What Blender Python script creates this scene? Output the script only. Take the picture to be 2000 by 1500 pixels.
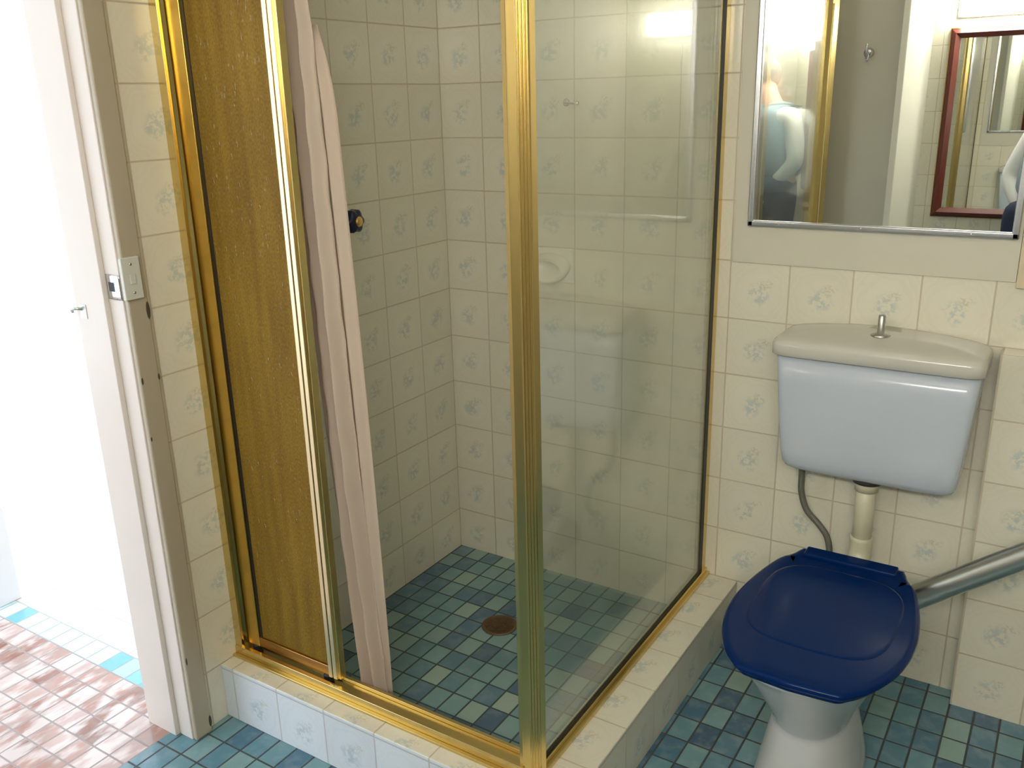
import bpy, bmesh, math, random
from mathutils import Vector, Matrix, Quaternion
PI = math.pi
random.seed(7)
for o in list(bpy.data.objects): bpy.data.objects.remove(o)
C = bpy.context.scene.collection
S = bpy.context.scene

# ------------------------------------------------------------ camera
CP = Vector((1.6344, -2.1926, 1.4474))
YAW, PITCH, ROLL, FPX = -0.5726, -0.3077, -0.0255, 1740.9
fw = Vector((math.sin(YAW)*math.cos(PITCH), math.cos(YAW)*math.cos(PITCH), math.sin(PITCH)))
rt = Vector((math.cos(YAW), -math.sin(YAW), 0)); up = rt.cross(fw)
r2 = rt*math.cos(ROLL) + up*math.sin(ROLL); u2 = -rt*math.sin(ROLL) + up*math.cos(ROLL)
cd = bpy.data.cameras.new('camera'); cam = bpy.data.objects.new('camera', cd); C.objects.link(cam)
cd.sensor_width = 36; cd.lens = FPX/2000*36; cd.clip_start = 0.01
M3 = Matrix((r2, u2, -fw)).transposed()
cam.matrix_world = Matrix.Translation(CP) @ M3.to_4x4()
S.camera = cam
S.view_settings.view_transform = 'Standard'; S.view_settings.look = 'None'
S.view_settings.gamma = 1; S.view_settings.use_curve_mapping = False
S.view_settings.exposure = 0.0
# ------------------------------------------------------------ sky
W = bpy.data.worlds.new('sky'); S.world = W; W.use_nodes = True
bg = W.node_tree.nodes['Background']; bg.inputs[0].default_value = (0.80, 0.90, 1.0, 1); bg.inputs[1].default_value = 3.2
LAMP_STRENGTH = 46.0

# ------------------------------------------------------------ helpers
def tag(o, label=None, cat=None, group=None, kind=None):
    if label: o['label'] = label
    if cat: o['category'] = cat
    if group: o['group'] = group
    if kind: o['kind'] = kind
    return o
def thing(name, label, cat, loc=(0,0,0), group=None):
    o = bpy.data.objects.new(name, None); C.objects.link(o); o.location = loc
    return tag(o, label, cat, group)
class MB:
    def __init__(s): s.bm = bmesh.new()
    def box(s, a, b):
        m = Matrix.Translation([(p+q)/2 for p, q in zip(a, b)]) @ Matrix.Diagonal([abs(q-p) for p, q in zip(a, b)] + [1])
        bmesh.ops.create_cube(s.bm, size=1, matrix=m); return s
    def prism(s, pts, z0, z1):
        n = len(pts)
        lo = [s.bm.verts.new((x, y, z0)) for x, y in pts]; hi = [s.bm.verts.new((x, y, z1)) for x, y in pts]
        for i in range(n): s.bm.faces.new((lo[i], lo[(i+1) % n], hi[(i+1) % n], hi[i]))
        s.bm.faces.new(lo[::-1]); s.bm.faces.new(hi); return s
    def loft(s, rings, cap=True):
        V = [[s.bm.verts.new(p) for p in r] for r in rings]; n = len(V[0])
        for a, b in zip(V, V[1:]):
            for i in range(n): s.bm.faces.new((a[i], a[(i+1) % n], b[(i+1) % n], b[i]))
        if cap: s.bm.faces.new(V[0][::-1]); s.bm.faces.new(V[-1])
        return s
    def grid(s, P):
        V = [[s.bm.verts.new(p) for p in r] for r in P]
        for a, b in zip(V, V[1:]):
            for i in range(len(a)-1): s.bm.faces.new((a[i], a[i+1], b[i+1], b[i]))
        return s
    def tube(s, pts, r, n=14, cap=True):
        pts = [Vector(p) for p in pts]; R = r if isinstance(r, (list, tuple)) else [r]*len(pts)
        t0 = (pts[1]-pts[0]).normalized(); ref = Vector((0,0,1)) if abs(t0.z) < .9 else Vector((1,0,0))
        u = t0.cross(ref).normalized(); rings = []
        for i, p in enumerate(pts):
            t = (pts[min(i+1, len(pts)-1)] - pts[max(i-1, 0)]).normalized()
            u = (u - t*u.dot(t)).normalized(); v = t.cross(u)
            rings.append([p + (u*math.cos(a)+v*math.sin(a))*R[i] for a in [2*PI*k/n for k in range(n)]])
        return s.loft(rings, cap)
    def lathe(s, prof, o=(0,0,0), axis='z', n=32):
        rings = []
        for r, h in prof:
            ring = []
            for k in range(n):
                a = 2*PI*k/n; c, d = r*math.cos(a), r*math.sin(a)
                p = {'z': (c, d, h), 'x': (h, c, d), 'y': (d, h, c)}[axis]
                ring.append((o[0]+p[0], o[1]+p[1], o[2]+p[2]))
            rings.append(ring)
        return s.loft(rings)
    def ball(s, c, r, sc=(1,1,1), seg=20):
        bmesh.ops.create_uvsphere(s.bm, u_segments=seg, v_segments=seg//2+2, radius=r, matrix=Matrix.Translation(c) @ Matrix.Diagonal((*sc, 1))); return s
    def build(s, name, mat, parent=None, smooth=False, bevel=0, seg=3, sub=0, label=None):
        bmesh.ops.recalc_face_normals(s.bm, faces=s.bm.faces)
        me = bpy.data.meshes.new(name)
        if parent is not None:
            off = parent.matrix_basis.translation + (parent.parent.matrix_basis.translation if parent.parent else Vector())
            bmesh.ops.translate(s.bm, verts=s.bm.verts, vec=-off)
        s.bm.to_mesh(me); s.bm.free()
        o = bpy.data.objects.new(name, me); C.objects.link(o); me.materials.append(mat)
        if parent is not None: o.parent = parent
        if smooth:
            for p in me.polygons: p.use_smooth = True
        if bevel:
            m = o.modifiers.new('bevel', 'BEVEL'); m.width = bevel; m.segments = seg; m.limit_method = 'ANGLE'; m.angle_limit = math.radians(40)
            for p in me.polygons: p.use_smooth = True
            w = o.modifiers.new('wn', 'WEIGHTED_NORMAL'); w.keep_sharp = False
        if sub:
            m = o.modifiers.new('sub', 'SUBSURF'); m.levels = sub; m.render_levels = sub
        if label: o['label'] = label
        return o
def struct(name, mb, mat, bevel=0):
    return tag(mb.build(name, mat, bevel=bevel), kind='structure')
def superellipse(cx, cy, z, hx, hy, e=4, n=48):
    out = []
    for k in range(n):
        a = 2*PI*(k+.5)/n; c, d = math.cos(a), math.sin(a)
        out.append((cx+hx*math.copysign(abs(c)**(2/e), c), cy+hy*math.copysign(abs(d)**(2/e), d), z))
    return out
def bez(pts, n=24):   # Catmull-Rom through points
    P = [Vector(p) for p in pts]; P = [2*P[0]-P[1]] + P + [2*P[-1]-P[-2]]; out = []
    for i in range(1, len(P)-2):
        for k in range(n):
            t = k/n; a, b, c, d = P[i-1:i+3]
            out.append(.5*((2*b)+(c-a)*t+(2*a-5*b+4*c-d)*t*t+(3*b-a-3*c+d)*t**3))
    out.append(P[-2]); return out

# ------------------------------------------------------------ materials
def pmat(name, col, rough=.5, metal=0, **kw):
    m = bpy.data.materials.new(name); m.use_nodes = True; b = m.node_tree.nodes['Principled BSDF']
    b.inputs['Base Color'].default_value = (*col, 1); b.inputs['Roughness'].default_value = rough; b.inputs['Metallic'].default_value = metal
    for k, v in kw.items(): b.inputs[k.replace('_', ' ')].default_value = v
    return m
class NT:
    def __init__(s, m): s.t = m.node_tree; s.b = s.t.nodes['Principled BSDF']
    def n(s, ty, **kw):
        x = s.t.nodes.new(ty)
        for k, v in kw.items(): setattr(x, k, v)
        return x
    def set(s, inp, v):
        if isinstance(v, bpy.types.NodeSocket): s.t.links.new(v, inp)
        else: inp.default_value = v
    def m(s, op, a, b=0.0, c=None):
        x = s.n('ShaderNodeMath', operation=op); s.set(x.inputs[0], a); s.set(x.inputs[1], b)
        if c is not None: s.set(x.inputs[2], c)
        return x.outputs[0]
    def step(s, v, e0, e1):
        x = s.n('ShaderNodeMapRange', interpolation_type='SMOOTHSTEP'); s.set(x.inputs[0], v); s.set(x.inputs[1], e0); s.set(x.inputs[2], e1); return x.outputs[0]
    def mix(s, f, a, b, mode='MIX'):
        x = s.n('ShaderNodeMix', data_type='RGBA', blend_type=mode); s.set(x.inputs[0], f)
        for i, v in ((6, a), (7, b)): s.set(x.inputs[i], v if isinstance(v, bpy.types.NodeSocket) else (*v, 1))
        return x.outputs[2]
    def xyz(s):
        g = s.n('ShaderNodeNewGeometry'); p = s.n('ShaderNodeSeparateXYZ'); s.t.links.new(g.outputs['Position'], p.inputs[0]); return p.outputs
    def comb(s, a, b, c=0.0):
        x = s.n('ShaderNodeCombineXYZ'); s.set(x.inputs[0], a); s.set(x.inputs[1], b); s.set(x.inputs[2], c); return x.outputs[0]
    def noise(s, vec, scale, detail=2, rough=.5):
        x = s.n('ShaderNodeTexNoise'); s.set(x.inputs['Vector'], vec); x.inputs['Scale'].default_value = scale; x.inputs['Detail'].default_value = detail; x.inputs['Roughness'].default_value = rough; return x.outputs['Fac']
    def pos(s): return s.n('ShaderNodeNewGeometry').outputs['Position']
    def obj(s): return s.n('ShaderNodeTexCoord').outputs['Object']
    def ramp(s, v, stops, interp='LINEAR'):
        x = s.n('ShaderNodeValToRGB'); x.color_ramp.interpolation = interp; e = x.color_ramp.elements
        while len(e) < len(stops): e.new(.5)
        for q, (p, c) in zip(e, stops): q.position = p; q.color = (*c, 1)
        s.set(x.inputs[0], v); return x.outputs[0]
    def bump(s, h, strength=.3, dist=.001):
        x = s.n('ShaderNodeBump'); x.inputs['Strength'].default_value = strength; x.inputs['Distance'].default_value = dist; s.set(x.inputs['Height'], h); s.t.links.new(x.outputs[0], s.b.inputs['Normal'])
    def col(s, c): s.set(s.b.inputs['Base Color'], c)
def cells(N, U, V, pu, pv, ou, ov, g):
    a = N.m('DIVIDE', N.m('SUBTRACT', U, ou), pu); b = N.m('DIVIDE', N.m('SUBTRACT', V, ov), pv)
    ca, cb = N.m('FLOOR', a), N.m('FLOOR', b); fa, fb = N.m('SUBTRACT', a, ca), N.m('SUBTRACT', b, cb)
    ea = N.m('MULTIPLY', N.m('MINIMUM', fa, N.m('SUBTRACT', 1.0, fa)), pu); eb = N.m('MULTIPLY', N.m('MINIMUM', fb, N.m('SUBTRACT', 1.0, fb)), pv)
    body = N.step(N.m('MINIMUM', ea, eb), g, g+.0014)
    wn = N.n('ShaderNodeTexWhiteNoise', noise_dimensions='3D'); N.t.links.new(N.comb(ca, cb, .37), wn.inputs[0])
    return fa, fb, body, wn
def wall_tile(name, ua, va, ou, ov, p=.15, base=(.80,.76,.63)):
    m = pmat(name, base, .16); N = NT(m); X = N.xyz(); U, V = X[ua], X[va]
    fa, fb, body, wn = cells(N, U, V, p, p, ou, ov, .0011)
    vec = N.comb(U, V, 0.3)
    n1 = N.noise(vec, 38, 3); n2 = N.noise(vec, 95, 2, .6); n3 = N.noise(vec, 170, 2)
    dx = N.m('ADD', N.m('SUBTRACT', fa, .5), N.m('MULTIPLY', N.m('SUBTRACT', n1, .5), .28)); dy = N.m('ADD', N.m('SUBTRACT', fb, .46), N.m('MULTIPLY', N.m('SUBTRACT', n2, .5), .22))
    r = N.m('SQRT', N.m('ADD', N.m('MULTIPLY', dx, dx), N.m('MULTIPLY', dy, dy)))
    fl = N.m('MULTIPLY', N.m('SUBTRACT', 1.0, N.step(r, .08, .25)), N.step(n2, .40, .58))
    ex, ey = N.m('SUBTRACT', dx, .13), N.m('SUBTRACT', dy, .17)
    q = N.m('SQRT', N.m('ADD', N.m('MULTIPLY', ex, ex), N.m('MULTIPLY', N.m('MULTIPLY', ey, ey), 2.5)))
    lf = N.m('MULTIPLY', N.m('SUBTRACT', 1.0, N.step(q, .04, .17)), N.step(n3, .42, .6))
    # faint marbled swirl around the rim of the tile
    rx = N.m('SUBTRACT', fa, .5); ry = N.m('SUBTRACT', fb, .5)
    rr = N.m('ADD', N.m('SQRT', N.m('ADD', N.m('MULTIPLY', rx, rx), N.m('MULTIPLY', ry, ry))), N.m('MULTIPLY', n1, .22))
    sw = N.m('MULTIPLY', N.m('ABSOLUTE', N.m('SINE', N.m('MULTIPLY', rr, 34.0))), N.step(rr, .38, .5))
    c = N.mix(N.m('MULTIPLY', sw, .17), base, (base[0]*.84, base[1]*.82, base[2]*.74))
    c = N.mix(N.m('MULTIPLY', lf, .38), c, (.50, .40, .22))
    c = N.mix(N.m('MULTIPLY', fl, .44), c, (.34, .47, .50))
    v = N.m('ADD', N.m('MULTIPLY', wn.outputs[0], .06), .95)
    vv = N.n('ShaderNodeVectorMath', operation='SCALE'); N.set(vv.inputs[0], c); N.set(vv.inputs['Scale'], v)
    c = N.mix(body, (base[0]*.70, base[1]*.64, base[2]*.58), vv.outputs[0])
    N.col(c); N.set(N.b.inputs['Roughness'], N.m('SUBTRACT', .62, N.m('MULTIPLY', body, .46)))
    N.bump(N.m('ADD', body, N.m('MULTIPLY', n1, .12)), .35, .0012)
    return m
def mosaic(name, pu, pv, ou, ov, stops, grout, rough=.22, glare=0.0, glare_col=(1,1,1)):
    m = pmat(name, (.3,.4,.4), rough); N = NT(m); X = N.xyz()
    fa, fb, body, wn = cells(N, X[0], X[1], pu, pv, ou, ov, .0017)
    c = N.ramp(wn.outputs[0], stops)
    n = N.noise(N.pos(), 26, 4); n2 = N.noise(N.pos(), 5, 2)
    c = N.mix(N.m('MULTIPLY', N.step(n, .42, .7), .22), c, (.38, .47, .46))
    c = N.mix(N.m('MULTIPLY', N.step(n2, .5, .7), .14), c, (.08, .12, .12))
    if glare:
        n4 = N.noise(N.comb(N.m('MULTIPLY', X[0], 2.6), N.m('MULTIPLY', X[1], .9)), 11, 3); c = N.mix(N.m('MULTIPLY', N.step(n4, .42, .62), glare), c, glare_col)  # pale noise streaks painted into the base colour as glare on the floor
    c = N.mix(body, grout, c); N.col(c)
    N.set(N.b.inputs['Roughness'], N.m('SUBTRACT', .7, N.m('MULTIPLY', body, .7-rough)))
    N.bump(N.m('ADD', body, N.m('MULTIPLY', n, .10)), .4, .0015)
    return m
TZ = .148
M_back = wall_tile('wall_tile_back', 0, 2, .1413, TZ)
M_left = wall_tile('wall_tile_left', 1, 2, -.152, TZ)
M_box = wall_tile('wall_tile_duct', 0, 2, 1.5245, TZ)
M_boxs = wall_tile('wall_tile_duct_side', 1, 2, -.06, TZ)
M_hobf = wall_tile('hob_face_tile_daylit', 0, 2, .0410, -.012, .15, (.82,.87,.95))  # base cooler than the other tiles, daylight tint put into the colour
M_hobt = wall_tile('hob_top_tile', 0, 1, .0410, -1.075, .15)
M_hobs = wall_tile('side_hob_tile', 0, 1, .81, -.117, .15)
M_front = wall_tile('wall_tile_front', 0, 2, .95, TZ, .15, (.78,.74,.58))
BLUE = [(0,(.040,.098,.180)),(.14,(.066,.160,.245)),(.35,(.105,.235,.310)),(.62,(.138,.290,.345)),(.88,(.185,.340,.365)),(1,(.26,.40,.36))]
BLUS = [(0,(.070,.125,.200)),(.14,(.100,.190,.270)),(.35,(.150,.285,.330)),(.62,(.200,.350,.370)),(.88,(.26,.40,.38)),(1,(.38,.48,.40))]
M_floor = mosaic('blue_mosaic', .0558, .0805, .0165, -.035, BLUE, (.060,.075,.078))
M_shfl = mosaic('shower_mosaic', .0555, .0745, .0025, -.0645, BLUS, (.060,.085,.080), .35)
M_terr = mosaic('terracotta_mosaic', .058, .0675, -.07, -1.05, [(0,(.26,.10,.06)),(.3,(.42,.21,.16)),(.6,(.52,.33,.29)),(1,(.66,.52,.48))], (.36,.30,.29), .14, .8, (.74,.66,.64))  # whitish glare streaks are painted over the terracotta colours
M_strip = mosaic('aqua_mosaic', .058, .075, -.07, -1.05, [(0,(.14,.42,.48)),(.45,(.22,.52,.56)),(.55,(.60,.74,.74)),(1,(.72,.80,.80))], (.35,.42,.45), .2)
M_white = mosaic('pale_floor_tile', .15, .10, 0, -.975, [(0,(.72,.66,.60)),(1,(.85,.82,.78))], (.55,.50,.46), .3)
def paint(name, col, rough=.55, bump=.15):
    m = pmat(name, col, rough); N = NT(m); n = N.noise(N.pos(), 9, 4); N.col(N.mix(N.m('MULTIPLY', N.step(n, .4, .75), .10), col, tuple(k*.82 for k in col)))
    N.bump(N.noise(N.pos(), 160, 3), bump, .0006); return m
M_paint = paint('cream_paint', (.65,.615,.51), .5)
M_paintg = paint('beige_paint', (.68,.64,.53), .5)
M_trim = paint('trim_paint', (.46,.40,.30), .35)
M_trimw = paint('door_paint', (.76,.69,.64), .3)
M_ceil = paint('ceiling_paint', (.82,.81,.76), .7)
M_ext = paint('white_render', (.85,.86,.86), .8)
def gold(name, col=(.70,.54,.23), rough=.24):
    m = pmat(name, col, rough, 1); N = NT(m)
    N.bump(N.noise(N.comb(N.m('MULTIPLY', N.xyz()[0], 300.0), N.m('MULTIPLY', N.xyz()[1], 300.0), N.m('MULTIPLY', N.xyz()[2], 3.0)), 1, 2), .06, .0005)
    return m
M_gold = gold('gold_anodised'); M_golds = gold('yellow_gold', (.66,.42,.09), .26); M_goldd = gold('dark_gold', (.42,.22,.07), .28)
M_rubber = pmat('black_rubber', (.012,.012,.012), .5)
M_chrome = pmat('chrome', (.72,.73,.76), .12, 1)
M_alu = pmat('brushed_aluminium', (.66,.67,.72), .25, 1)
M_steel = pmat('dull_steel', (.55,.56,.53), .33, 1)
M_mirror = pmat('mirror_silver', (.90,.92,.89), .008, 1)
M_cer = pmat('white_ceramic', (.60,.61,.62), .08)
M_cist = pmat('white_cistern_plastic', (.58,.63,.71), .14)
M_cistl = pmat('cream_lid_plastic', (.60,.585,.52), .12)
M_blue = pmat('navy_plastic', (.0012,.018,.100), .10); M_blue.node_tree.nodes['Principled BSDF'].inputs['Specular IOR Level'].default_value = .13
M_pipe = pmat('cream_pipe', (.66,.62,.46), .3)
M_switch = pmat('switch_plastic', (.66,.66,.60), .3)
M_knob = pmat('dark_blue_knob', (.010,.016,.05), .2)
M_brass = pmat('brass', (.75,.50,.18), .25, 1)
M_grate = pmat('tarnished_brass', (.20,.13,.07), .5, .6)
M_wood = pmat('dark_red_wood', (.13,.028,.018), .25)
M_soap = pmat('soap_ceramic', (.82,.80,.70), .1)
# hose braid
M_hose = pmat('braided_hose', (.20,.20,.17), .45, .5)
# thin clear glass with a slight soapy film
def glass(name):
    m = bpy.data.materials.new(name); m.use_nodes = True; t = m.node_tree; N = NT(m); t.nodes.remove(N.b)
    tr = t.nodes.new('ShaderNodeBsdfTransparent'); tr.inputs[0].default_value = (.95,.97,.93,1)
    gl = t.nodes.new('ShaderNodeBsdfGlossy'); gl.inputs['Roughness'].default_value = .055; gl.inputs[0].default_value = (1,1,1,1)
    hz = t.nodes.new('ShaderNodeBsdfDiffuse'); hz.inputs[0].default_value = (.70,.72,.66,1)
    fr = t.nodes.new('ShaderNodeFresnel'); fr.inputs[0].default_value = 1.5
    a = t.nodes.new('ShaderNodeMixShader'); b = t.nodes.new('ShaderNodeMixShader')
    film = N.m('ADD', N.m('MULTIPLY', N.step(N.noise(N.pos(), 6, 4), .35, .75), .035), .025)
    t.links.new(film, a.inputs[0]); t.links.new(tr.outputs[0], a.inputs[1]); t.links.new(hz.outputs[0], a.inputs[2])
    gm_ = t.nodes.new('ShaderNodeNewGeometry'); N.set(fr.inputs[0], N.m('SUBTRACT', 1.5, N.m('MULTIPLY', gm_.outputs['Backfacing'], .83333)))
    t.links.new(fr.outputs[0], b.inputs[0]); t.links.new(a.outputs[0], b.inputs[1]); t.links.new(gl.outputs[0], b.inputs[2])
    g2 = t.nodes.new('ShaderNodeBsdfGlossy'); g2.inputs['Roughness'].default_value = .30; g2.inputs[0].default_value = (1,1,1,1)
    c2 = t.nodes.new('ShaderNodeMixShader'); c2.inputs[0].default_value = .085
    t.links.new(b.outputs[0], c2.inputs[1]); t.links.new(g2.outputs[0], c2.inputs[2])
    t.links.new(c2.outputs[0], t.nodes['Material Output'].inputs[0]); return m
M_glass = glass('clear_shower_glass')
def amber():
    m = pmat('amber_textured_glass', (.3,.17,.04), .16); N = NT(m); X = N.xyz()
    st = N.noise(N.comb(N.m('MULTIPLY', X[0], 38.0), 0.0, N.m('MULTIPLY', X[2], 3.5)), 1, 1, .4)
    dn = N.noise(N.comb(N.m('MULTIPLY', X[0], 330.0), 0.0, N.m('MULTIPLY', X[2], 170.0)), 1, 2)
    vo = N.n('ShaderNodeTexVoronoi'); N.set(vo.inputs['Vector'], N.comb(N.m('MULTIPLY', X[0], 95.0), 0.0, N.m('MULTIPLY', X[2], 38.0))); vo.inputs['Scale'].default_value = 1.0
    vc = N.n('ShaderNodeSeparateColor'); N.t.links.new(vo.outputs['Color'], vc.inputs[0])
    sp = N.m('MULTIPLY', N.m('SUBTRACT', 1.0, N.step(vo.outputs['Distance'], .05, .30)), N.step(vc.outputs[0], .55, .6))
    c = N.ramp(N.m('ADD', N.m('MULTIPLY', st, .38), N.m('MULTIPLY', dn, .62)), [(.30,(.150,.078,.010)),(.5,(.225,.130,.014)),(.70,(.32,.200,.026))])
    N.col(c); N.b.inputs['Transmission Weight'].default_value = .06; N.b.inputs['Coat Weight'].default_value = .0; N.b.inputs['Coat Roughness'].default_value = .08
    N.set(N.b.inputs['Roughness'], N.m('SUBTRACT', .55, N.m('MULTIPLY', N.step(sp, .05, .4), .43))); N.set(N.b.inputs['Specular IOR Level'], N.m('ADD', .16, N.m('MULTIPLY', N.step(sp, .05, .4), .8)))
    N.bump(N.m('ADD', N.m('MULTIPLY', sp, .9), N.m('ADD', N.m('MULTIPLY', dn, .5), N.m('MULTIPLY', st, .6))), .6, .0018)
    return m
M_amber = amber()
def cloth(name, col, tl=.3, bscale=140, bs=.5):
    m = bpy.data.materials.new(name); m.use_nodes = True; t = m.node_tree; N = NT(m); N.b.inputs['Base Color'].default_value = (*col, 1); N.b.inputs['Roughness'].default_value = .8
    N.bump(N.noise(N.obj(), bscale, 3), bs, .002)
    if tl:
        tr = t.nodes.new('ShaderNodeBsdfTranslucent'); tr.inputs[0].default_value = (*col, 1); x = t.nodes.new('ShaderNodeMixShader'); x.inputs[0].default_value = tl
        t.links.new(N.b.outputs[0], x.inputs[1]); t.links.new(tr.outputs[0], x.inputs[2]); t.links.new(x.outputs[0], t.nodes['Material Output'].inputs[0])
    return m
M_curt = cloth('curtain_fabric', (.80,.68,.58), .35, 60, .35)
def emit(name, col, s):
    m = bpy.data.materials.new(name); m.use_nodes = True; b = m.node_tree.nodes['Principled BSDF']
    b.inputs['Emission Color'].default_value = (*col, 1); b.inputs['Emission Strength'].default_value = s; return m
M_lamp = emit('fluorescent_diffuser', (1,.98,.90), LAMP_STRENGTH)

# ------------------------------------------------------------ room shell
RX, RY, RH = 2.40, -2.75, 2.40
DY0, DY1, DH = -2.00, -1.10, 2.06        # door opening in the left wall (rough)
struct('floor', MB().box((-.07, RY-.1, -.05), (RX+.1, .1, 0)), M_floor)
struct('ceiling', MB().box((-.17, RY-.1, RH), (RX+.1, .1, RH+.08)), M_ceil)
struct('wall_back', MB().box((-.17, 0, -.05), (RX+.1, .12, RH)), M_back)
w = MB().box((-.17, DY1, -.05), (0, 0, RH)).box((-.17, DY0, DH), (0, DY1, RH)).box((-.17, RY-.1, -.05), (0, DY0, RH))
struct('wall_left', w, M_left)
struct('wall_right', MB().box((RX, RY-.1, -.05), (RX+.1, .1, RH)), paint('tan_paint', (.42,.38,.30), .6))
struct('wall_front', MB().box((-.17, RY-.12, -.05), (RX+.1, RY, RH)), M_paintg)
struct('wall_front_tiling', MB().box((.90, RY, 0), (RX, RY+.012, RH)), M_front)
struct('trim_1', MB().prism([(.775, RY), (.905, RY), (.905, RY+.008), (.805, RY+.10), (.775, RY+.10)], 0, RH), paint('ivory_paint', (.82,.80,.68), .4), .003)
duct = struct('wall_duct', MB().box((1.5225, -.06, 0), (RX, 0, .898)), M_box)
duct.data.materials.append(M_boxs); duct.data.materials.append(wall_tile('duct_ledge_tile', 0, 1, 1.5245, -.12))
for p in duct.data.polygons:
    if abs(p.normal.x) > .5: p.material_index = 1
    if p.normal.z > .5: p.material_index = 2
# painted board behind the mirror and the next board to its right
struct('trim_2', MB().box((.897, -.006, 1.046), (1.528, 0, RH)), M_paint, .001)
struct('trim_3', MB().box((1.529, -.016, 1.035), (2.05, 0, RH)), paint('yellowed_board_paint', (.66,.56,.38), .45), .002)
# shower hob and shower floor
hob = struct('trim_4', MB().box((0, -1.008, 0), (.955, -.885, TZ)).box((.835, -.886, 0), (.955, 0, TZ)), M_hobf, .0025)
hob.data.materials.append(M_hobt); hob.data.materials.append(M_hobs)
for p in hob.data.polygons:
    if p.normal.z > .5: p.material_index = 1 if p.center.y < -.9 else 2
hs = wall_tile('side_hob_face_tile', 1, 2, -.117, -.012)
hob.data.materials.append(hs)
for p in hob.data.polygons:
    if abs(p.normal.x) > .5: p.material_index = 3
struct('floor_shower', MB().box((0, -.886, 0), (.836, 0, .0105)), M_shfl)
# ------------------------------------------------------------ outside the door
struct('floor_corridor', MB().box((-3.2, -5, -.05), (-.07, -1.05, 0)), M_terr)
struct('floor_threshold', MB().box((-1.02, -1.05, -.05), (-.07, -.975, 0)), M_strip)
struct('floor_patio', MB().box((-4.5, -.975, -.05), (-.17, 4.5, 0)), M_white)
struct('wall_corridor', MB().box((-3.2, -1.02, -.05), (-1.14, -.96, 2.4)), M_ext)
struct('trim_5', MB().box((-1.14, -1.035, 0), (-1.01, -.955, 2.2)), paint('outer_jamb_paint', (.80,.80,.86), .4), .004)
struct('wall_patio_far', MB().box((-4.6, 3.2, -.05), (-.17, 3.35, 2.6)), M_ext)
struct('wall_patio_side', MB().box((-4.6, -5, -.05), (-4.45, 3.2, 2.6)), M_ext)
struct('ceiling_corridor_shade', MB().box((-3.2, -3.4, 2.4), (-.17, -.96, 2.5)), M_ceil)  # unseen roof, added to cut the sky light on the corridor floor
struct('wall_corridor_lintel', MB().box((-1.14, -1.02, 2.1), (-.17, -.96, 2.4)), M_ext)
# ------------------------------------------------------------ door frame (near jamb, far jamb, head) and the open leaf
fr = tag(MB().box((-.17, -1.1150, 0), (.0, -1.10, DH-.015)).box((-.17, DY0, 0), (.012, DY0+.015, DH-.015)).box((-.17, DY0, DH-.015), (.012, -1.10, DH))
     .box((-.150, -1.1270, 0), (-.046, -1.1145, DH-.015)).box((-.150, DY0+.014, 0), (-.046, DY0+.027, DH-.015)).build('door_1', M_trimw, bevel=.002), kind='structure')
ar = struct('trim_6', MB().box((0, -1.1125, 0), (.014, -1.066, DH+.05)).box((0, DY0-.05, 0), (.014, DY0+.014, DH+.05)).box((0, DY0-.05, DH), (.014, -1.066, DH+.05)), M_trim, .004)
sp = MB()
pts = [(.0015-.045*t, -1.1165-.0065*math.sin(PI*t)**2*(1 if t < .3 else .3)) for t in [k/10 for k in range(11)]]
sp.grid([[(x-.0, y, z) for x, y in pts] for z in (1.078, 1.086, 1.122, 1.130)])
o = sp.build('strike_plate', M_chrome, fr, smooth=True); md = o.modifiers.new('s', 'SOLIDIFY'); md.thickness = .0016
MB().box((-.034, -1.1185, 1.095), (-.016, -1.116, 1.114)).build('latch_hole', M_rubber, fr)
ck = MB().box((-.135, -1.1285, 1.030), (-.113, -1.127, 1.060)).tube(bez([(-.128,-1.128,1.05),(-.132,-1.137,1.052),(-.142,-1.142,1.050),(-.146,-1.138,1.044)], 6), .003, 10)
ck.build('catch_hook', M_steel, fr)
for k, (y, z, a, b) in enumerate([(-1.070, 1.050, .0045, .019), (-1.068, .905, .0025, .007), (-1.1085, .905, .0025, .008), (-1.1085, .775, .002, .005), (-1.1085, .22, .002, .010), (-1.070, .03, .004, .016)]):
    MB().ball((.0142, y, z), 1, (.0008, a, b), 12).build('paint_chip', pmat('bare_patch', (.07,.06,.04), .8) if k == 0 else bpy.data.materials['bare_patch'], ar)
# door leaf folded back into the corner, dressing mirror on its face
ang = math.radians(147)
leaf = thing('open_door', 'cream painted door leaf folded back behind the photographer, seen only in the mirror', 'door', (.052, -1.985, 0))
leaf.rotation_euler.z = -ang      # local +y runs from hinge to latch edge
def lbox(a, b, name, mat, bev=.002, par=None):
    m = MB().box(a, b); me_o = None
    bmesh.ops.recalc_face_normals(m.bm, faces=m.bm.faces); me = bpy.data.meshes.new(name); m.bm.to_mesh(me); m.bm.free(); me.materials.append(mat)
    o = bpy.data.objects.new(name, me); C.objects.link(o); o.parent = par or leaf
    if bev:
        q = o.modifiers.new('b', 'BEVEL'); q.width = bev; q.segments = 2
    return o
lbox((0, .01, .012), (.036, .775, 2.03), 'leaf_panel', M_trimw)
lbox((-.0015, .775-.002, .93), (.0, .778, 1.03), 'latch_face', M_chrome, 0)
lbox((.008, .7751, .955), (.028, .7785, 1.01), 'latch_plate', M_brass, 0)
fm = thing('dressing_mirror', 'tall narrow gold framed mirror hung on the open door, seen in the bathroom mirror', 'mirror', (.052, -1.985, 0)); fm.rotation_euler.z = -ang
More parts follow.
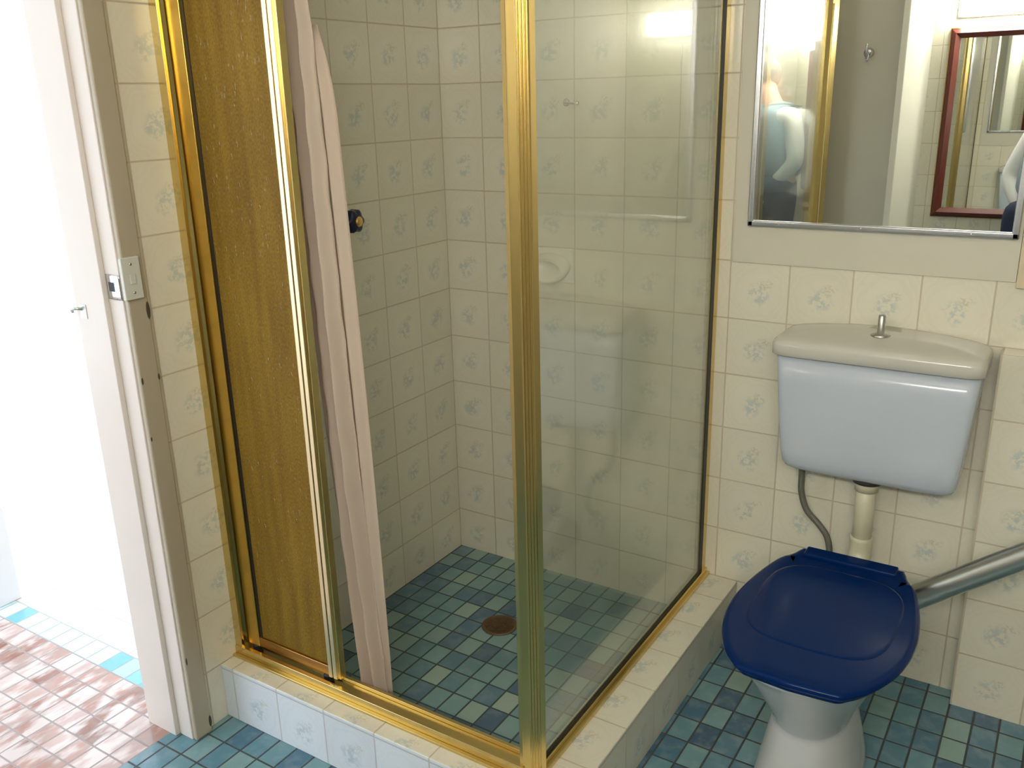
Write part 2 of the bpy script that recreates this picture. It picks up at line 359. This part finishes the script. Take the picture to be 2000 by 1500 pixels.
for side in (-1,):
    x0, x1 = -.022, -.001
    lbox((x0, .35, .55), (x1, .372, 1.88), 'frame_side', M_gold, .002, fm); lbox((x0, .735, .55), (x1, .768, 1.88), 'frame_side', M_gold, .002, fm)
    lbox((x0, .372, .55), (x1, .735, .575), 'frame_bottom', M_gold, .002, fm); lbox((x0, .372, 1.855), (x1, .735, 1.88), 'frame_top', M_gold, .002, fm)
    lbox((-.010, .3715, .5745), (-.004, .7355, 1.8555), 'mirror_glass', M_mirror, 0, fm)
# ------------------------------------------------------------ things on the wall behind the camera
hk = thing('robe_hook', 'small chrome robe hook on the plain painted wall reflected in the mirror', 'hook', (.615, RY, 1.61))
MB().lathe([(.022, RY), (.024, RY+.004), (.012, RY+.010), (.008, RY+.014)], (.615, 0, 1.63), 'y', 20).build('backplate', M_chrome, hk, True)
MB().tube(bez([(.615, RY+.012, 1.63), (.615, RY+.05, 1.625), (.615, RY+.058, 1.655), (.615, RY+.055, 1.67)], 6), .006, 10).build('prong', M_chrome, hk, True)
MB().tube(bez([(.615, RY+.012, 1.625), (.615, RY+.03, 1.59), (.615, RY+.045, 1.60)], 6), .005, 10).build('prong', M_chrome, hk, True)
rm = thing('framed_wall_mirror', 'dark red wood framed mirror reflected at the right of the bathroom mirror', 'mirror', (1.35, RY+.012, .85))
a, b, c, d, yy = .985, 1.78, .855, 1.715, RY+.0125
fbm = MB()
def molding(mb, a, b, c, d, y, w, t0, t1):
    R = [[(a, y, c), (b, y, c), (b, y, d), (a, y, d)], [(a, y+t0, c), (b, y+t0, c), (b, y+t0, d), (a, y+t0, d)],
         [(a+w*.45, y+t1, c+w*.45), (b-w*.45, y+t1, c+w*.45), (b-w*.45, y+t1, d-w*.45), (a+w*.45, y+t1, d-w*.45)],
         [(a+w, y+t0*.4, c+w), (b-w, y+t0*.4, c+w), (b-w, y+t0*.4, d-w), (a+w, y+t0*.4, d-w)], [(a+w, y, c+w), (b-w, y, c+w), (b-w, y, d-w), (a+w, y, d-w)]]
    mb.loft(R, False)
    V = list(mb.bm.verts)[-20:]
    for i in range(4): mb.bm.faces.new((V[i], V[(i+1) % 4], V[16+(i+1) % 4], V[16+i]))
molding(fbm, a, b, c, d, yy, .040, .016, .026); fbm.build('frame', M_wood, rm)
gm = MB(); molding(gm, a-.006, b+.006, c-.006, d+.006, yy, .008, .012, .014); gm.build('gilt_edge', M_goldd, rm)
MB().box((a+.038, yy+.001, c+.038), (b-.038, yy+.005, d-.038)).build('mirror_glass', M_mirror, rm)
lp = thing('fluorescent_lamp', 'long white fluorescent lamp above the red framed mirror, seen reflected', 'lamp', (1.35, RY+.012, 1.76))
MB().box((1.000, yy, 1.762), (2.26, yy+.02, 1.882)).build('base', M_alu, lp, bevel=.003)
MB().box((1.012, yy+.02, 1.766), (2.248, yy+.085, 1.878)).build('diffuser', M_lamp, lp, bevel=.012)

# ------------------------------------------------------------ shower screen (fixed frame)
H = 1.96
ss = thing('shower_screen', 'gold framed fixed shower screen with fluted corner post standing on the tiled hob', 'shower screen', (.85, -.93, TZ))
sill = MB().box((0, -.970, TZ), (.842, -.905, TZ+.007)).box((0, -.960, TZ+.007), (.842, -.948, TZ+.027)).box((0, -.948, TZ+.007), (.842, -.915, TZ+.013)).box((0, -.915, TZ+.007), (.842, -.905, TZ+.022))
sill.build('front_sill', M_gold, ss, bevel=.0015)
MB().box((.846, -.925, TZ), (.876, -.004, TZ+.011)).box((.854, -.925, TZ+.011), (.868, -.004, TZ+.022)).build('side_sill', M_gold, ss, bevel=.0015)
MB().box((.8602, -.915, TZ+.0222), (.8622, -.030, TZ+.031)).build('side_gasket', M_rubber, ss)
MB().box((.846, -.030, TZ+.01), (.861, 0, H)).build('wall_channel', M_gold, ss, bevel=.0015)
MB().box((.8602, -.054, TZ+.024), (.8622, -.0305, H)).build('wall_gasket', M_rubber, ss)
MB().box((0, -.955, TZ+.005), (.007, -.905, H)).box((0, -.957, TZ+.005), (.024, -.949, H)).box((0, -.912, TZ+.005), (.022, -.905, H)).build('door_channel', M_gold, ss, bevel=.001)
# fluted corner post
A, B_, C_, D_, E_ = (.8315, -.9530), (.8405, -.9530), (.8740, -.9215), (.8640, -.9050), (.8315, -.9050)
fl = [A, (A[0]+.001, A[1]-.0012), (B_[0]-.001, B_[1]-.0012)]
n = 56; tx, ty = C_[0]-B_[0], C_[1]-B_[1]; L = math.hypot(tx, ty); nx, ny = ty/L, -tx/L
for k in range(n+1):
    t = k/n; q = (t-.30)/.50
    h = 0
    if 0 <= q <= 1: h = .0019*(math.sin(q*4*PI*1.0)**2)
    if t < .05 or t > .95: h = .0
    fl.append((B_[0]+tx*t+nx*h, B_[1]+ty*t+ny*h))
fl += [D_, E_]
MB().prism(fl, TZ+.001, H).build('corner_post', M_gold, ss)
MB().box((0, -.965, H), (.876, -.905, H+.05)).box((.846, -.905, H), (.876, 0, H+.05)).build('top_rail', M_gold, ss, bevel=.002)
MB().box((.8550, -.910, TZ+.022), (.8600, -.012, H)).build('glass_pane', M_glass, ss)
# ------------------------------------------------------------ sliding door with amber textured glass
sd = thing('sliding_shower_door', 'sliding shower door of amber textured glass in a gold frame', 'shower door', (.18, -.93, TZ+.014))
z0, z1, yc = TZ+.034, H-.01, -.931
MB().box((.026, yc-.010, z0), (.070, yc+.010, z1)).build('stile', M_golds, sd, bevel=.002)
MB().box((.070, yc-.004, z0), (.0775, yc+.008, z1)).build('gasket', M_rubber, sd)
st = MB().box((.302, yc-.008, z0), (.336, yc+.010, z1))
pass
st.build('stile', M_gold, sd, bevel=.0012, label='gold stile at the free edge')
st = MB()
for x in (.304, .3185): st.box((x, yc-.014, z0+.002), (x+.0115, yc-.007, z1-.002))
st.build('stile_ribs', gold('champagne_gold', (.76,.64,.38), .3), sd, bevel=.0012, label='two bright ribs on the free edge stile')
MB().box((.070, yc-.009, z0), (.303, yc+.009, z0+.026)).build('bottom_rail', M_goldd, sd, bevel=.002)
MB().box((.070, yc-.009, z1-.03), (.303, yc+.009, z1)).build('top_rail', M_goldd, sd, bevel=.002)
MB().box((.074, yc-.003, z0+.024), (.304, yc+.003, z1-.028)).build('glass_panel', M_amber, sd)
MB().lathe([(.010, TZ+.013), (.012, TZ+.018), (.012, TZ+.030), (.009, z0+.001)], (.05, yc, 0), 'z', 16).lathe([(.010, TZ+.013), (.012, TZ+.018), (.012, TZ+.030), (.009, z0+.001)], (.29, yc, 0), 'z', 16).build('roller', M_rubber, sd)
# ------------------------------------------------------------ curtain and rod
rod = tag(MB().tube([(0.001, -.868, 1.925), (.836, -.868, 1.925)], .011, 16).build('curtain_rod', M_chrome, smooth=True), 'chrome rod across the shower from which the cream curtain hangs', 'rod')
cu = thing('shower_curtain', 'gathered cream pink fabric shower curtain hanging inside the sliding door', 'curtain', (.36, -.868, .1))
rows = []
zs = [.100+(1.905-.100)*k/140 for k in range(141)]
for z in zs:
    t = (z-.1)/1.8
    xl = .327 + (.276-.327)*min(1, t*1.6)**.8 - .012*math.sin(PI*t)*.5; xr = .395 + (.330-.395)*t**.9
    wv = .010*math.sin(z*5+1)*.3
    row = []
    NS = 150
    for k in range(NS+1):
        s_ = k/NS
        fold = math.sin(s_*PI*2*2.3 + .5*math.sin(z*2.1) + .2*math.sin(z*5.3))
        depth = .018 + .007*math.sin(z*3+s_*7)
        x = xl + (xr-xl)*s_ + wv + .0010*math.sin(z*42+s_*5)*math.sin(z*13)
        y = -.868 + depth*fold*.75 + .0016*math.sin(z*42+s_*8)*math.sin(z*9+k*.1)
        row.append((x, min(y, -.832), z))
    rows.append(row)
o = MB().grid(rows).build('fabric', M_curt, cu, smooth=True); q = o.modifiers.new('s', 'SOLIDIFY'); q.thickness = .0012
rows = []
for z in zs[::2]:
    t = (z-.1)/1.8
    if z > 1.60: continue
    xa = .318+.045*(1-t); xb = .400 + (.360-.400)*t**1.2 + .004*math.sin(z*2) - .03*max(0, (z-1.42)/.18)**2
    rows.append([(xa+(xb-xa)*k/24, -.846+.010*math.sin(k/24*PI*2*1.2+z)*.8, z) for k in range(25)])
o = MB().grid(rows).build('rear_fold', M_curt, cu, smooth=True); q = o.modifiers.new('s', 'SOLIDIFY'); q.thickness = .0012
for k in range(6):
    x = .285+.013*k; r = MB(); r.tube([(x, -.868+.016*math.cos(a), 1.925-.0+.016*math.sin(a)-.004) for a in [2*PI*j/16 for j in range(17)]], .0018, 8, False); r.build('ring', M_chrome, cu, True)
# ------------------------------------------------------------ shower fittings
tp = thing('shower_tap', 'dark blue faceted shower tap knob with brass cap on the left shower wall', 'tap', (0, -.452, 1.16))
TY, TZZ = -.452, 1.160
MB().lathe([(.027, .0002), (.027, .004), (.016, .010), (.010, .022)], (0, TY, TZZ), 'x', 28).build('flange', M_brass, tp, True)
rings = []
for h, r in ((.018, .024), (.024, .030), (.046, .029), (.052, .024), (.055, .015)):
    ring = []
    for k in range(48):
        a = 2*PI*k/48; rr = r*(1+.10*math.cos(6*a)); ring.append((h, TY+rr*math.cos(a), TZZ+rr*math.sin(a)))
    rings.append(ring)
MB().loft(rings).build('knob', M_knob, tp, True)
MB().lathe([(.013, .054), (.0135, .058), (.010, .061), (.003, .062)], (0, TY, TZZ), 'x', 24).build('cap', M_brass, tp, True)
tp2 = thing('shower_tap', 'second shower tap hidden behind the curtain, nearer the door', 'tap', (0, -.62, 1.16)); bpy.data.objects.remove(tp2)
sdish = thing('soap_dish', 'oval cream ceramic soap dish set in the back wall of the shower', 'soap dish', (.372, 0, .97))
# backing tile, bowl
bk = MB().box((.298, -.008, .950), (.440, 0, 1.048)); bk.build('backplate', M_soap, sdish, bevel=.004)
rings = []
for f, dy, dz in ((1, -.004, 0), (1.02, -.012, -.002), (.98, -.030, -.010), (.86, -.044, -.014), (.78, -.045, -.010), (.60, -.030, -.002), (.30, -.018, 0)):
    rings.append([(.369+.062*f*math.cos(a), dy, 1.000+dz+.040*f*math.sin(a)*(1 if math.sin(a) < 0 else .85)) for a in [2*PI*k/40 for k in range(40)]])
MB().loft(rings).build('bowl', M_soap, sdish, True)
hk2 = thing('wall_peg', 'small chrome peg sticking out of the tiles above the soap dish', 'hook', (.444, 0, 1.437))
MB().lathe([(.010, 0), (.010, -.003), (.004, -.006)], (.418, 0, 1.439), 'y', 16).build('flange', M_chrome, hk2, True)
MB().tube(bez([(.418, -.003, 1.439), (.424, -.025, 1.4385), (.45, -.034, 1.437), (.466, -.034, 1.437)], 6), .0035, 10).ball((.468, -.034, 1.437), .0062).build('pin', M_chrome, hk2, True)
dr = thing('floor_drain', 'round tarnished brass drain grate in the blue mosaic shower floor', 'drain', (.380, -.345, .0105))
MB().lathe([(.052, .0105), (.052, .0130), (.046, .0145), (.042, .0125)], (.380, -.345, 0), 'z', 40).build('rim', M_grate, dr, True)
g = MB()
for i in range(-5, 6):
    for j in range(-5, 6):
        x, y = i*.0076, j*.0076
        if math.hypot(x, y) < .041: g.box((.380+x-.0015, -.345+y-.0038, .0120), (.380+x+.0015, -.345+y+.0038, .0140)); g.box((.380+x-.0038, -.345+y-.0015, .0120), (.380+x+.0038, -.345+y+.0015, .0140))
g.build('grate', M_grate, dr)
MB().lathe([(.043, .0106), (.043, .0116)], (.380, -.345, 0), 'z', 32).build('hole', M_rubber, dr)
# ------------------------------------------------------------ switch
sw = thing('light_switch', 'narrow white switch plate on the door architrave', 'switch', (.0142, -1.10, 1.08))
MB().box((.0142, -1.1220, 1.080), (.024, -1.0800, 1.166)).build('plate', M_switch, sw, bevel=.002)
MB().box((.024, -1.1080, 1.112), (.0275, -1.0950, 1.132)).build('rocker', M_switch, sw, bevel=.0015)
for z in (1.094, 1.152): MB().lathe([(.003, .0235), (.0028, .0248), (.001, .0250)], (0, -1.101, z), 'x', 12).build('screw', M_chrome, sw, True)
# ------------------------------------------------------------ bathroom mirror
bmr = thing('bathroom_mirror', 'large aluminium framed mirror fixed above the toilet cistern', 'mirror', (1.22, -.006, 1.138))
MX0, MX1, MZ0, MZ1 = .934, 1.522, 1.139, 1.86
f = MB(); F = .0145
for (x0, x1, q0, q1) in ((MX0, MX0+F, MZ0, MZ1), (MX1-F, MX1, MZ0, MZ1), (MX0, MX1, MZ0, MZ0+F), (MX0, MX1, MZ1-F, MZ1)): f.box((x0, -.020, q0), (x1, -.0062, q1))
f.build('frame', M_alu, bmr, bevel=.003)
MB().box((MX0+.008, -.0125, MZ0+.008), (MX1-.008, -.0065, MZ1-.008)).build('mirror_glass', M_mirror, bmr)
for x in (1.01, 1.20, 1.43): MB().lathe([(.0028, -.0195), (.0026, -.0212), (.001, -.0214)], (x, 0, MZ0+.007), 'y', 12).build('screw', M_steel, bmr, True)
# ------------------------------------------------------------ cistern
ci = thing('toilet_cistern', 'white wall hung toilet cistern with domed lid and chrome push rod', 'toilet cistern', (1.288, -.01, .565))
CX = 1.2805
def csec(z, hw, y0, e=7, tw=0): return superellipse(CX, (y0-.004)/2, z, hw, (-.004-y0)/2, e, 64)
MB().loft([csec(.5670, .168, -.110, 5), csec(.5685, .182, -.123, 6), csec(.575, .190, -.132, 7), csec(.588, .1955, -.140, 8), csec(.62, .1995, -.146, 9), csec(.70, .2065, -.152, 10), csec(.80, .2140, -.159, 10), csec(.868, .2185, -.163, 10)]).build('tank', M_cist, ci, True)
lidr = [csec(.8685, .2195, -.172, 9), csec(.866, .2240, -.178, 9), csec(.868, .2265, -.1805, 9), csec(.890, .2268, -.1810, 9), csec(.899, .2240, -.178, 9), csec(.9045, .2170, -.171, 9), csec(.909, .200, -.156, 7), csec(.914, .17, -.135, 5), csec(.919, .11, -.118, 4), csec(.921, .04, -.10, 3)]
MB().loft(lidr).build('lid', M_cistl, ci, True)
MB().lathe([(.0205, .9185), (.0215, .9215), (.017, .9255), (.0085, .927), (.0080, .965), (.0070, .968), (.003, .969)], (1.281, -.100, 0), 'z', 28).build('push_rod', M_steel, ci, True)
fp = thing('flush_pipe', 'cream plastic flush pipe dropping from the cistern to the toilet pan', 'pipe', (1.279, -.06, .34))
MB().tube([(1.279, -.062, .566), (1.279, -.062, .36)], .0235, 24).build('tube', M_pipe, fp, True)
MB().tube([(1.279, -.062, .5690), (1.279, -.062, .560)], .040, 24).tube([(1.279, -.062, .560), (1.279, -.062, .546)], .034, 24).build('locking_nut', pmat('dark_nut', (.06,.05,.045), .5), fp, True)
MB().tube([(1.279, -.062, .552), (1.279, -.062, .524)], .0275, 24).build('cone', M_pipe, fp, True)
MB().tube(bez([(1.279, -.062, .40), (1.279, -.062, .352), (1.279, -.09, .322), (1.279, -.150, .318), (1.279, -.22, .318)], 6), .0265, 24).build('elbow', M_pipe, fp, True)
hz = bez([(1.122, -.060, .575), (1.122, -.055, .52), (1.124, -.052, .478), (1.140, -.050, .432), (1.172, -.050, .400), (1.194, -.050, .372), (1.204, -.050, .335), (1.206, -.048, .29), (1.200, -.030, .262), (1.20, -.001, .256)], 8)
M_h = M_hose; N = NT(M_h); N.bump(N.noise(N.obj(), 420, 2), .8, .002)
tag(MB().tube(hz, .0082, 14).build('water_hose', M_hose, smooth=True), 'thin grey braided hose curving down from the cistern behind the toilet lid', 'hose')
# ------------------------------------------------------------ toilet pan
tl = thing('toilet', 'white floor standing toilet pan with a closed navy blue lid', 'toilet', (1.286, -.45, 0))
TX = 1.296
def psec(z, hw, yf, yb, e=2.3): return superellipse(TX-.010, (yf+yb)/2, z, hw, (yb-yf)/2, e, 56)
pan = [psec(0, .105, -.640, -.27, 2.8), psec(.012, .107, -.643, -.27, 2.8), psec(.03, .104, -.640, -.27, 2.7), psec(.09, .094, -.622, -.29, 2.6), psec(.14, .085, -.608, -.31, 2.5), psec(.168, .0800, -.600, -.32, 2.4), psec(.177, .0785, -.597, -.322, 2.3), psec(.184, .0810, -.600, -.32, 2.3),
       psec(.215, .092, -.616, -.290, 2.3), psec(.26, .112, -.650, -.25, 2.3), psec(.31, .131, -.685, -.22, 2.3), psec(.35, .150, -.713, -.215, 2.3), psec(.372, .161, -.727, -.215, 2.3), psec(.378, .168, -.735, -.215, 2.3), psec(.396, .169, -.736, -.215, 2.3), psec(.400, .163, -.730, -.22, 2.3)]
MB().loft(pan).build('pan', M_cer, tl, True)
def lidout(z, off=0.0, dz=0):
    # plan outline measured clockwise from the rear left of the hinge tab
    half = [(.0, -.245), (.100, -.245), (.114, -.253), (.124, -.280), (.134, -.298), (.149, -.328), (.164, -.385), (.174, -.440), (.1805, -.500), (.181, -.545), (.1775, -.590), (.168, -.640), (.152, -.685), (.130, -.727), (.109, -.752), (.096, -.765), (.076, -.770), (.0, -.776)]
    P = bez([(x, y, 0) for x, y in half], 4)
    out = [(TX + max(p.x-off*(p.x/.18 if p.x > 0 else 0), 0), p.y + (-off if p.y > -.3 else off*max(0, (-p.y-.5)/.27)), z) for p in P]
    return out + [(2*TX-x, y, z) for x, y, z in out[-2:0:-1]]
def lidloft(z0, z1, offs):
    return [lidout(z, o) for z, o in offs]
MB().loft([lidout(.401, .022), lidout(.403, .012), lidout(.411, .010), lidout(.414, .016)]).build('seat', M_blue, tl, True)
MB().loft([lidout(.4145, .012), lidout(.4160, .002), lidout(.4200, -.0005), lidout(.4250, .0006), lidout(.4282, .0035), lidout(.4297, .008), lidout(.4301, .0125), lidout(.4302, .016), lidout(.4302, .030)]).build('lid', M_blue, tl, bevel=0, smooth=True)
def lp_(z, d): return superellipse(TX, -.492, z, .142-d, .168-d, 3.4, 64)
MB().loft([lp_(.4295, 0), lp_(.4304, .0005), lp_(.4315, .004), lp_(.4318, .007), lp_(.4319, .012), lp_(.4319, .06)]).build('lid_panel', M_blue, tl, True)
MB().box((TX-.100, -.293, .4270), (TX+.100, -.252, .4385)).build('hinge_cover', M_blue, tl, bevel=.004)
for s in (-1, 1): MB().lathe([(.017, .385), (.017, .401), (.010, .404)], (TX+s*.075, -.235, 0), 'z', 18).build('hinge_bolt', M_blue, tl, True)
tag(MB().tube(bez([(TX-.01, -.33, .20), (TX, -.16, .185), (TX+.01, -.002, .17)], 6), .050, 24).build('pan_connector', M_rubber, smooth=True), 'black rubber pan connector running into the wall behind the toilet', 'pipe')
# ------------------------------------------------------------ grab rail
gr = thing('grab_rail', 'dull steel tubular grab rail sloping up to the right beside the toilet', 'grab rail', (1.36, 0, .25))
MB().tube(bez([(1.325, -.008, .150), (1.325, -.150, .152), (1.340, -.212, .235), (1.385, -.222, .313), (1.44, -.222, .363), (1.626, -.222, .512), (1.95, -.222, .765), (2.25, -.222, 1.0), (2.392, -.222, 1.02)], 10), .0275, 28).build('tube', M_steel, gr, True)
MB().lathe([(.042, -.0005), (.042, -.006), (.030, -.010)], (1.325, 0, .150), 'y', 28).build('wall_flange', M_steel, gr, True)
MB().lathe([(.042, RX-.0005), (.042, RX-.006), (.030, RX-.010)], (0, -.222, 1.02), 'x', 28).build('wall_flange', M_steel, gr, True)

# ------------------------------------------------------------ photographer (only seen in mirrors)
M_skin = pmat('skin', (.62,.36,.27), .5, 0, Subsurface_Weight=.0)
M_wsleeve = cloth('white_cotton', (.78,.78,.74), 0, 60, .4)
M_vest = cloth('grey_blue_vest', (.24,.32,.37), 0, 60, .4)
M_navy = cloth('navy_trousers', (.02,.03,.07), 0, 60, .3)
M_hair = pmat('grey_hair', (.20,.17,.14), .7)
pe = thing('person', 'person in white sleeves, blue grey vest and navy trousers, seen in the mirror', 'person', (1.50, -2.50, 0))
def skin(name, verts, edges, mat, parent, root=0, sub=2):
    me = bpy.data.meshes.new(name); base = parent.location + (parent.parent.location if parent.parent else Vector())
    me.from_pydata([Vector(v[:3])-base for v in verts], edges, []); o = bpy.data.objects.new(name, me); C.objects.link(o); o.parent = parent
    o.modifiers.new('skin', 'SKIN'); m = o.modifiers.new('sub', 'SUBSURF'); m.levels = sub; m.render_levels = sub
    for i, v in enumerate(verts):
        r = v[3] if isinstance(v[3], tuple) else (v[3], v[3]); me.skin_vertices[0].data[i].radius = r
        me.skin_vertices[0].data[i].use_root = (i == root)
    me.materials.append(mat); o.modifiers['skin'].use_smooth_shade = True
    return o
hips, waist, chest, nb = (1.47,-2.50,.93), (1.49,-2.51,1.05), (1.555,-2.52,1.24), (1.625,-2.51,1.375)
Ls, Rs = (1.435,-2.585,1.325), (1.755,-2.415,1.335)
body = [(*hips,(.12,.085)),(*waist,(.10,.075)),(*chest,(.11,.08)),(*nb,.055),(1.665,-2.485,1.43,.052),(1.70,-2.455,1.475,.07),(1.715,-2.44,1.52,.088),(1.72,-2.435,1.58,.075),
        (*Ls,.050),(1.325,-2.605,1.06,.040),(1.405,-2.47,.90,.028),
        (*Rs,.050),(1.915,-2.345,1.12,.042),(1.765,-2.245,1.325,.030),(1.72,-2.228,1.385,.026),
        (1.39,-2.555,.86,.085),(1.40,-2.53,.48,.055),(1.40,-2.56,.08,.038),(1.36,-2.44,.035,.034),
        (1.55,-2.455,.86,.085),(1.60,-2.42,.48,.055),(1.62,-2.48,.08,.038),(1.575,-2.365,.035,.034),(1.69,-2.345,1.50,.012)]
be = [(0,1),(1,2),(2,3),(3,4),(4,5),(5,6),(6,7),(2,8),(8,9),(9,10),(2,11),(11,12),(12,13),(13,14),(0,15),(15,16),(16,17),(17,18),(0,19),(19,20),(20,21),(21,22)]
skin('body', body[:23], be, M_skin, pe)
skin('shirt', [(*chest,.10),(*Ls,.062),(1.38,-2.597,1.19,.060),(1.322,-2.605,1.055,.055),(1.360,-2.54,.975,.046),(1.392,-2.488,.925,.040),(*Rs,.062),(1.84,-2.38,1.22,.056),(1.917,-2.345,1.118,.052),(1.83,-2.288,1.235,.044),(1.785,-2.256,1.295,.037)],
     [(0,1),(1,2),(2,3),(3,4),(4,5),(0,6),(6,7),(7,8),(8,9),(9,10)], M_wsleeve, pe)
skin('vest', [(1.475,-2.503,.93,(.19,.15)),(*waist,(.18,.15)),(*chest,(.20,.155)),(1.60,-2.52,1.33,(.16,.12)),(1.635,-2.508,1.39,.062),(1.47,-2.575,1.325,.055),(1.725,-2.43,1.34,.055)], [(0,1),(1,2),(2,3),(3,4),(2,5),(2,6)], M_vest, pe)
skin('trousers', [(*hips,(.16,.12)),(1.47,-2.50,.99,(.155,.12)),(1.39,-2.555,.85,.095),(1.40,-2.535,.48,.068),(1.40,-2.56,.09,.055),(1.55,-2.455,.85,.095),(1.60,-2.425,.48,.068),(1.62,-2.48,.09,.055)], [(0,1),(0,2),(2,3),(3,4),(0,5),(5,6),(6,7)], M_navy, pe)
for s, (fx, fy) in enumerate([(1.385,-2.49),(1.60,-2.415)]):
    MB().loft([[(fx+p[0]*math.cos(.57)+p[1]*-math.sin(.57)*-1*-1, fy+p[0]*math.sin(.57)*1+p[1]*math.cos(.57), z) for p in superellipse(0, 0, 0, w_*.05, w_*.135, 2.6, 28)] for z, w_ in ((0.001,1),(.02,1.02),(.05,.9),(.075,.6))]).build('shoe', M_rubber, pe, True)
hc = Vector((1.72,-2.437,1.545)); hd = Vector((-.542,.84,-.15)).normalized(); hl = Vector((-.84,-.542,0))
MB().ball(hc-hd*.012+Vector((0,0,.022)), .105, (.88,.95,1.02), 28).build('hair', M_hair, pe, True)
fc = hc+hd*.055+Vector((0,0,-.025))
MB().ball(fc, .075, (.88,.88,1.25), 24).build('face', M_skin, pe, True)
for s in (-1, 1):
    MB().ball(fc+hd*.063+hl*s*.029+Vector((0,0,.018)), .0105).build('eye', pmat('eye_white', (.75,.73,.70), .2), pe, True)
    MB().ball(fc+hd*.071+hl*s*.029+Vector((0,0,.018)), .0048).build('iris', M_rubber, pe, True)
    MB().ball(fc-hd*.03+hl*s*.078+Vector((0,0,.0)), .028, (.45,.6,1)).build('ear', M_skin, pe, True)
MB().tube([fc+hd*.058+Vector((0,0,.02)), fc+hd*.080+Vector((0,0,-.012)), fc+hd*.066+Vector((0,0,-.020))], [.006,.012,.009], 12).build('nose', M_skin, pe, True)
MB().tube([fc+hd*.058+hl*.022+Vector((0,0,-.045)), fc+hd*.066+Vector((0,0,-.044)), fc+hd*.058-hl*.022+Vector((0,0,-.045))], [.003,.006,.003], 10).build('mouth', pmat('lips', (.45,.17,.14), .5), pe, True)
# hands: palm plus five fingers
def hand(name, wr, d, side, nrm, curl):
    wr, d, side, nrm = Vector(wr), Vector(d).normalized(), Vector(side).normalized(), Vector(nrm).normalized()
    V = [(*wr, .024), (*(wr+d*.045), (.034, .016)), (*(wr+d*.075), (.038, .014))]; E = [(0,1),(1,2)]
    for k, ln in enumerate((.062, .072, .067, .052)):
        b = wr+d*.082+side*(.033-.021*k); i = len(V)
        V += [(*b, .0095), (*(b+d*ln*.45+nrm*curl*ln*.15), .0088), (*(b+d*ln*.72+nrm*curl*ln*.50), .0082), (*(b+d*ln*.78+nrm*curl*ln*.85), .0072)]; E += [(2,i),(i,i+1),(i+1,i+2),(i+2,i+3)]
    b = wr+d*.025+side*.032; i = len(V)
    V += [(*b, .013), (*(b+d*.032+side*.022+nrm*.008), .0105), (*(b+d*.058+side*.026+nrm*.020), .009)]; E += [(0,i),(i,i+1),(i+1,i+2)]
    skin(name, V, E, M_skin, pe, 0, 1)
hand('right_hand', (1.735,-2.236,1.375), (-.78,.02,.62), (-.5,.35,-.6), (-.35,.90,-.25), .55)
hand('left_hand', (1.40,-2.475,.905), (.30,.55,-.78), (.5,.5,.5), (.8,-.5,.2), .5)
dev = thing('compact_camera', 'small silver compact camera held up by the photographer', 'camera', tuple(CP - fw*.034))
dev.rotation_mode = 'QUATERNION'; dev.rotation_quaternion = M3.to_quaternion()
lbox((-.046, -.029, -.011), (.046, .029, .011), 'camera_body', M_alu, .004, dev)
def lcyl(name, r, z0_, z1_, mat):
    m = MB().lathe([(r, z0_), (r, z1_)], (0,0,0), 'z', 28); me = bpy.data.meshes.new(name); m.bm.to_mesh(me); m.bm.free(); me.materials.append(mat)
    o = bpy.data.objects.new(name, me); C.objects.link(o); o.parent = dev
lcyl('lens_barrel', .020, -.026, -.0105, M_chrome)
lbox((-.030, -.020, .0105), (.030, .020, .0120), 'screen', M_rubber, 0, dev)
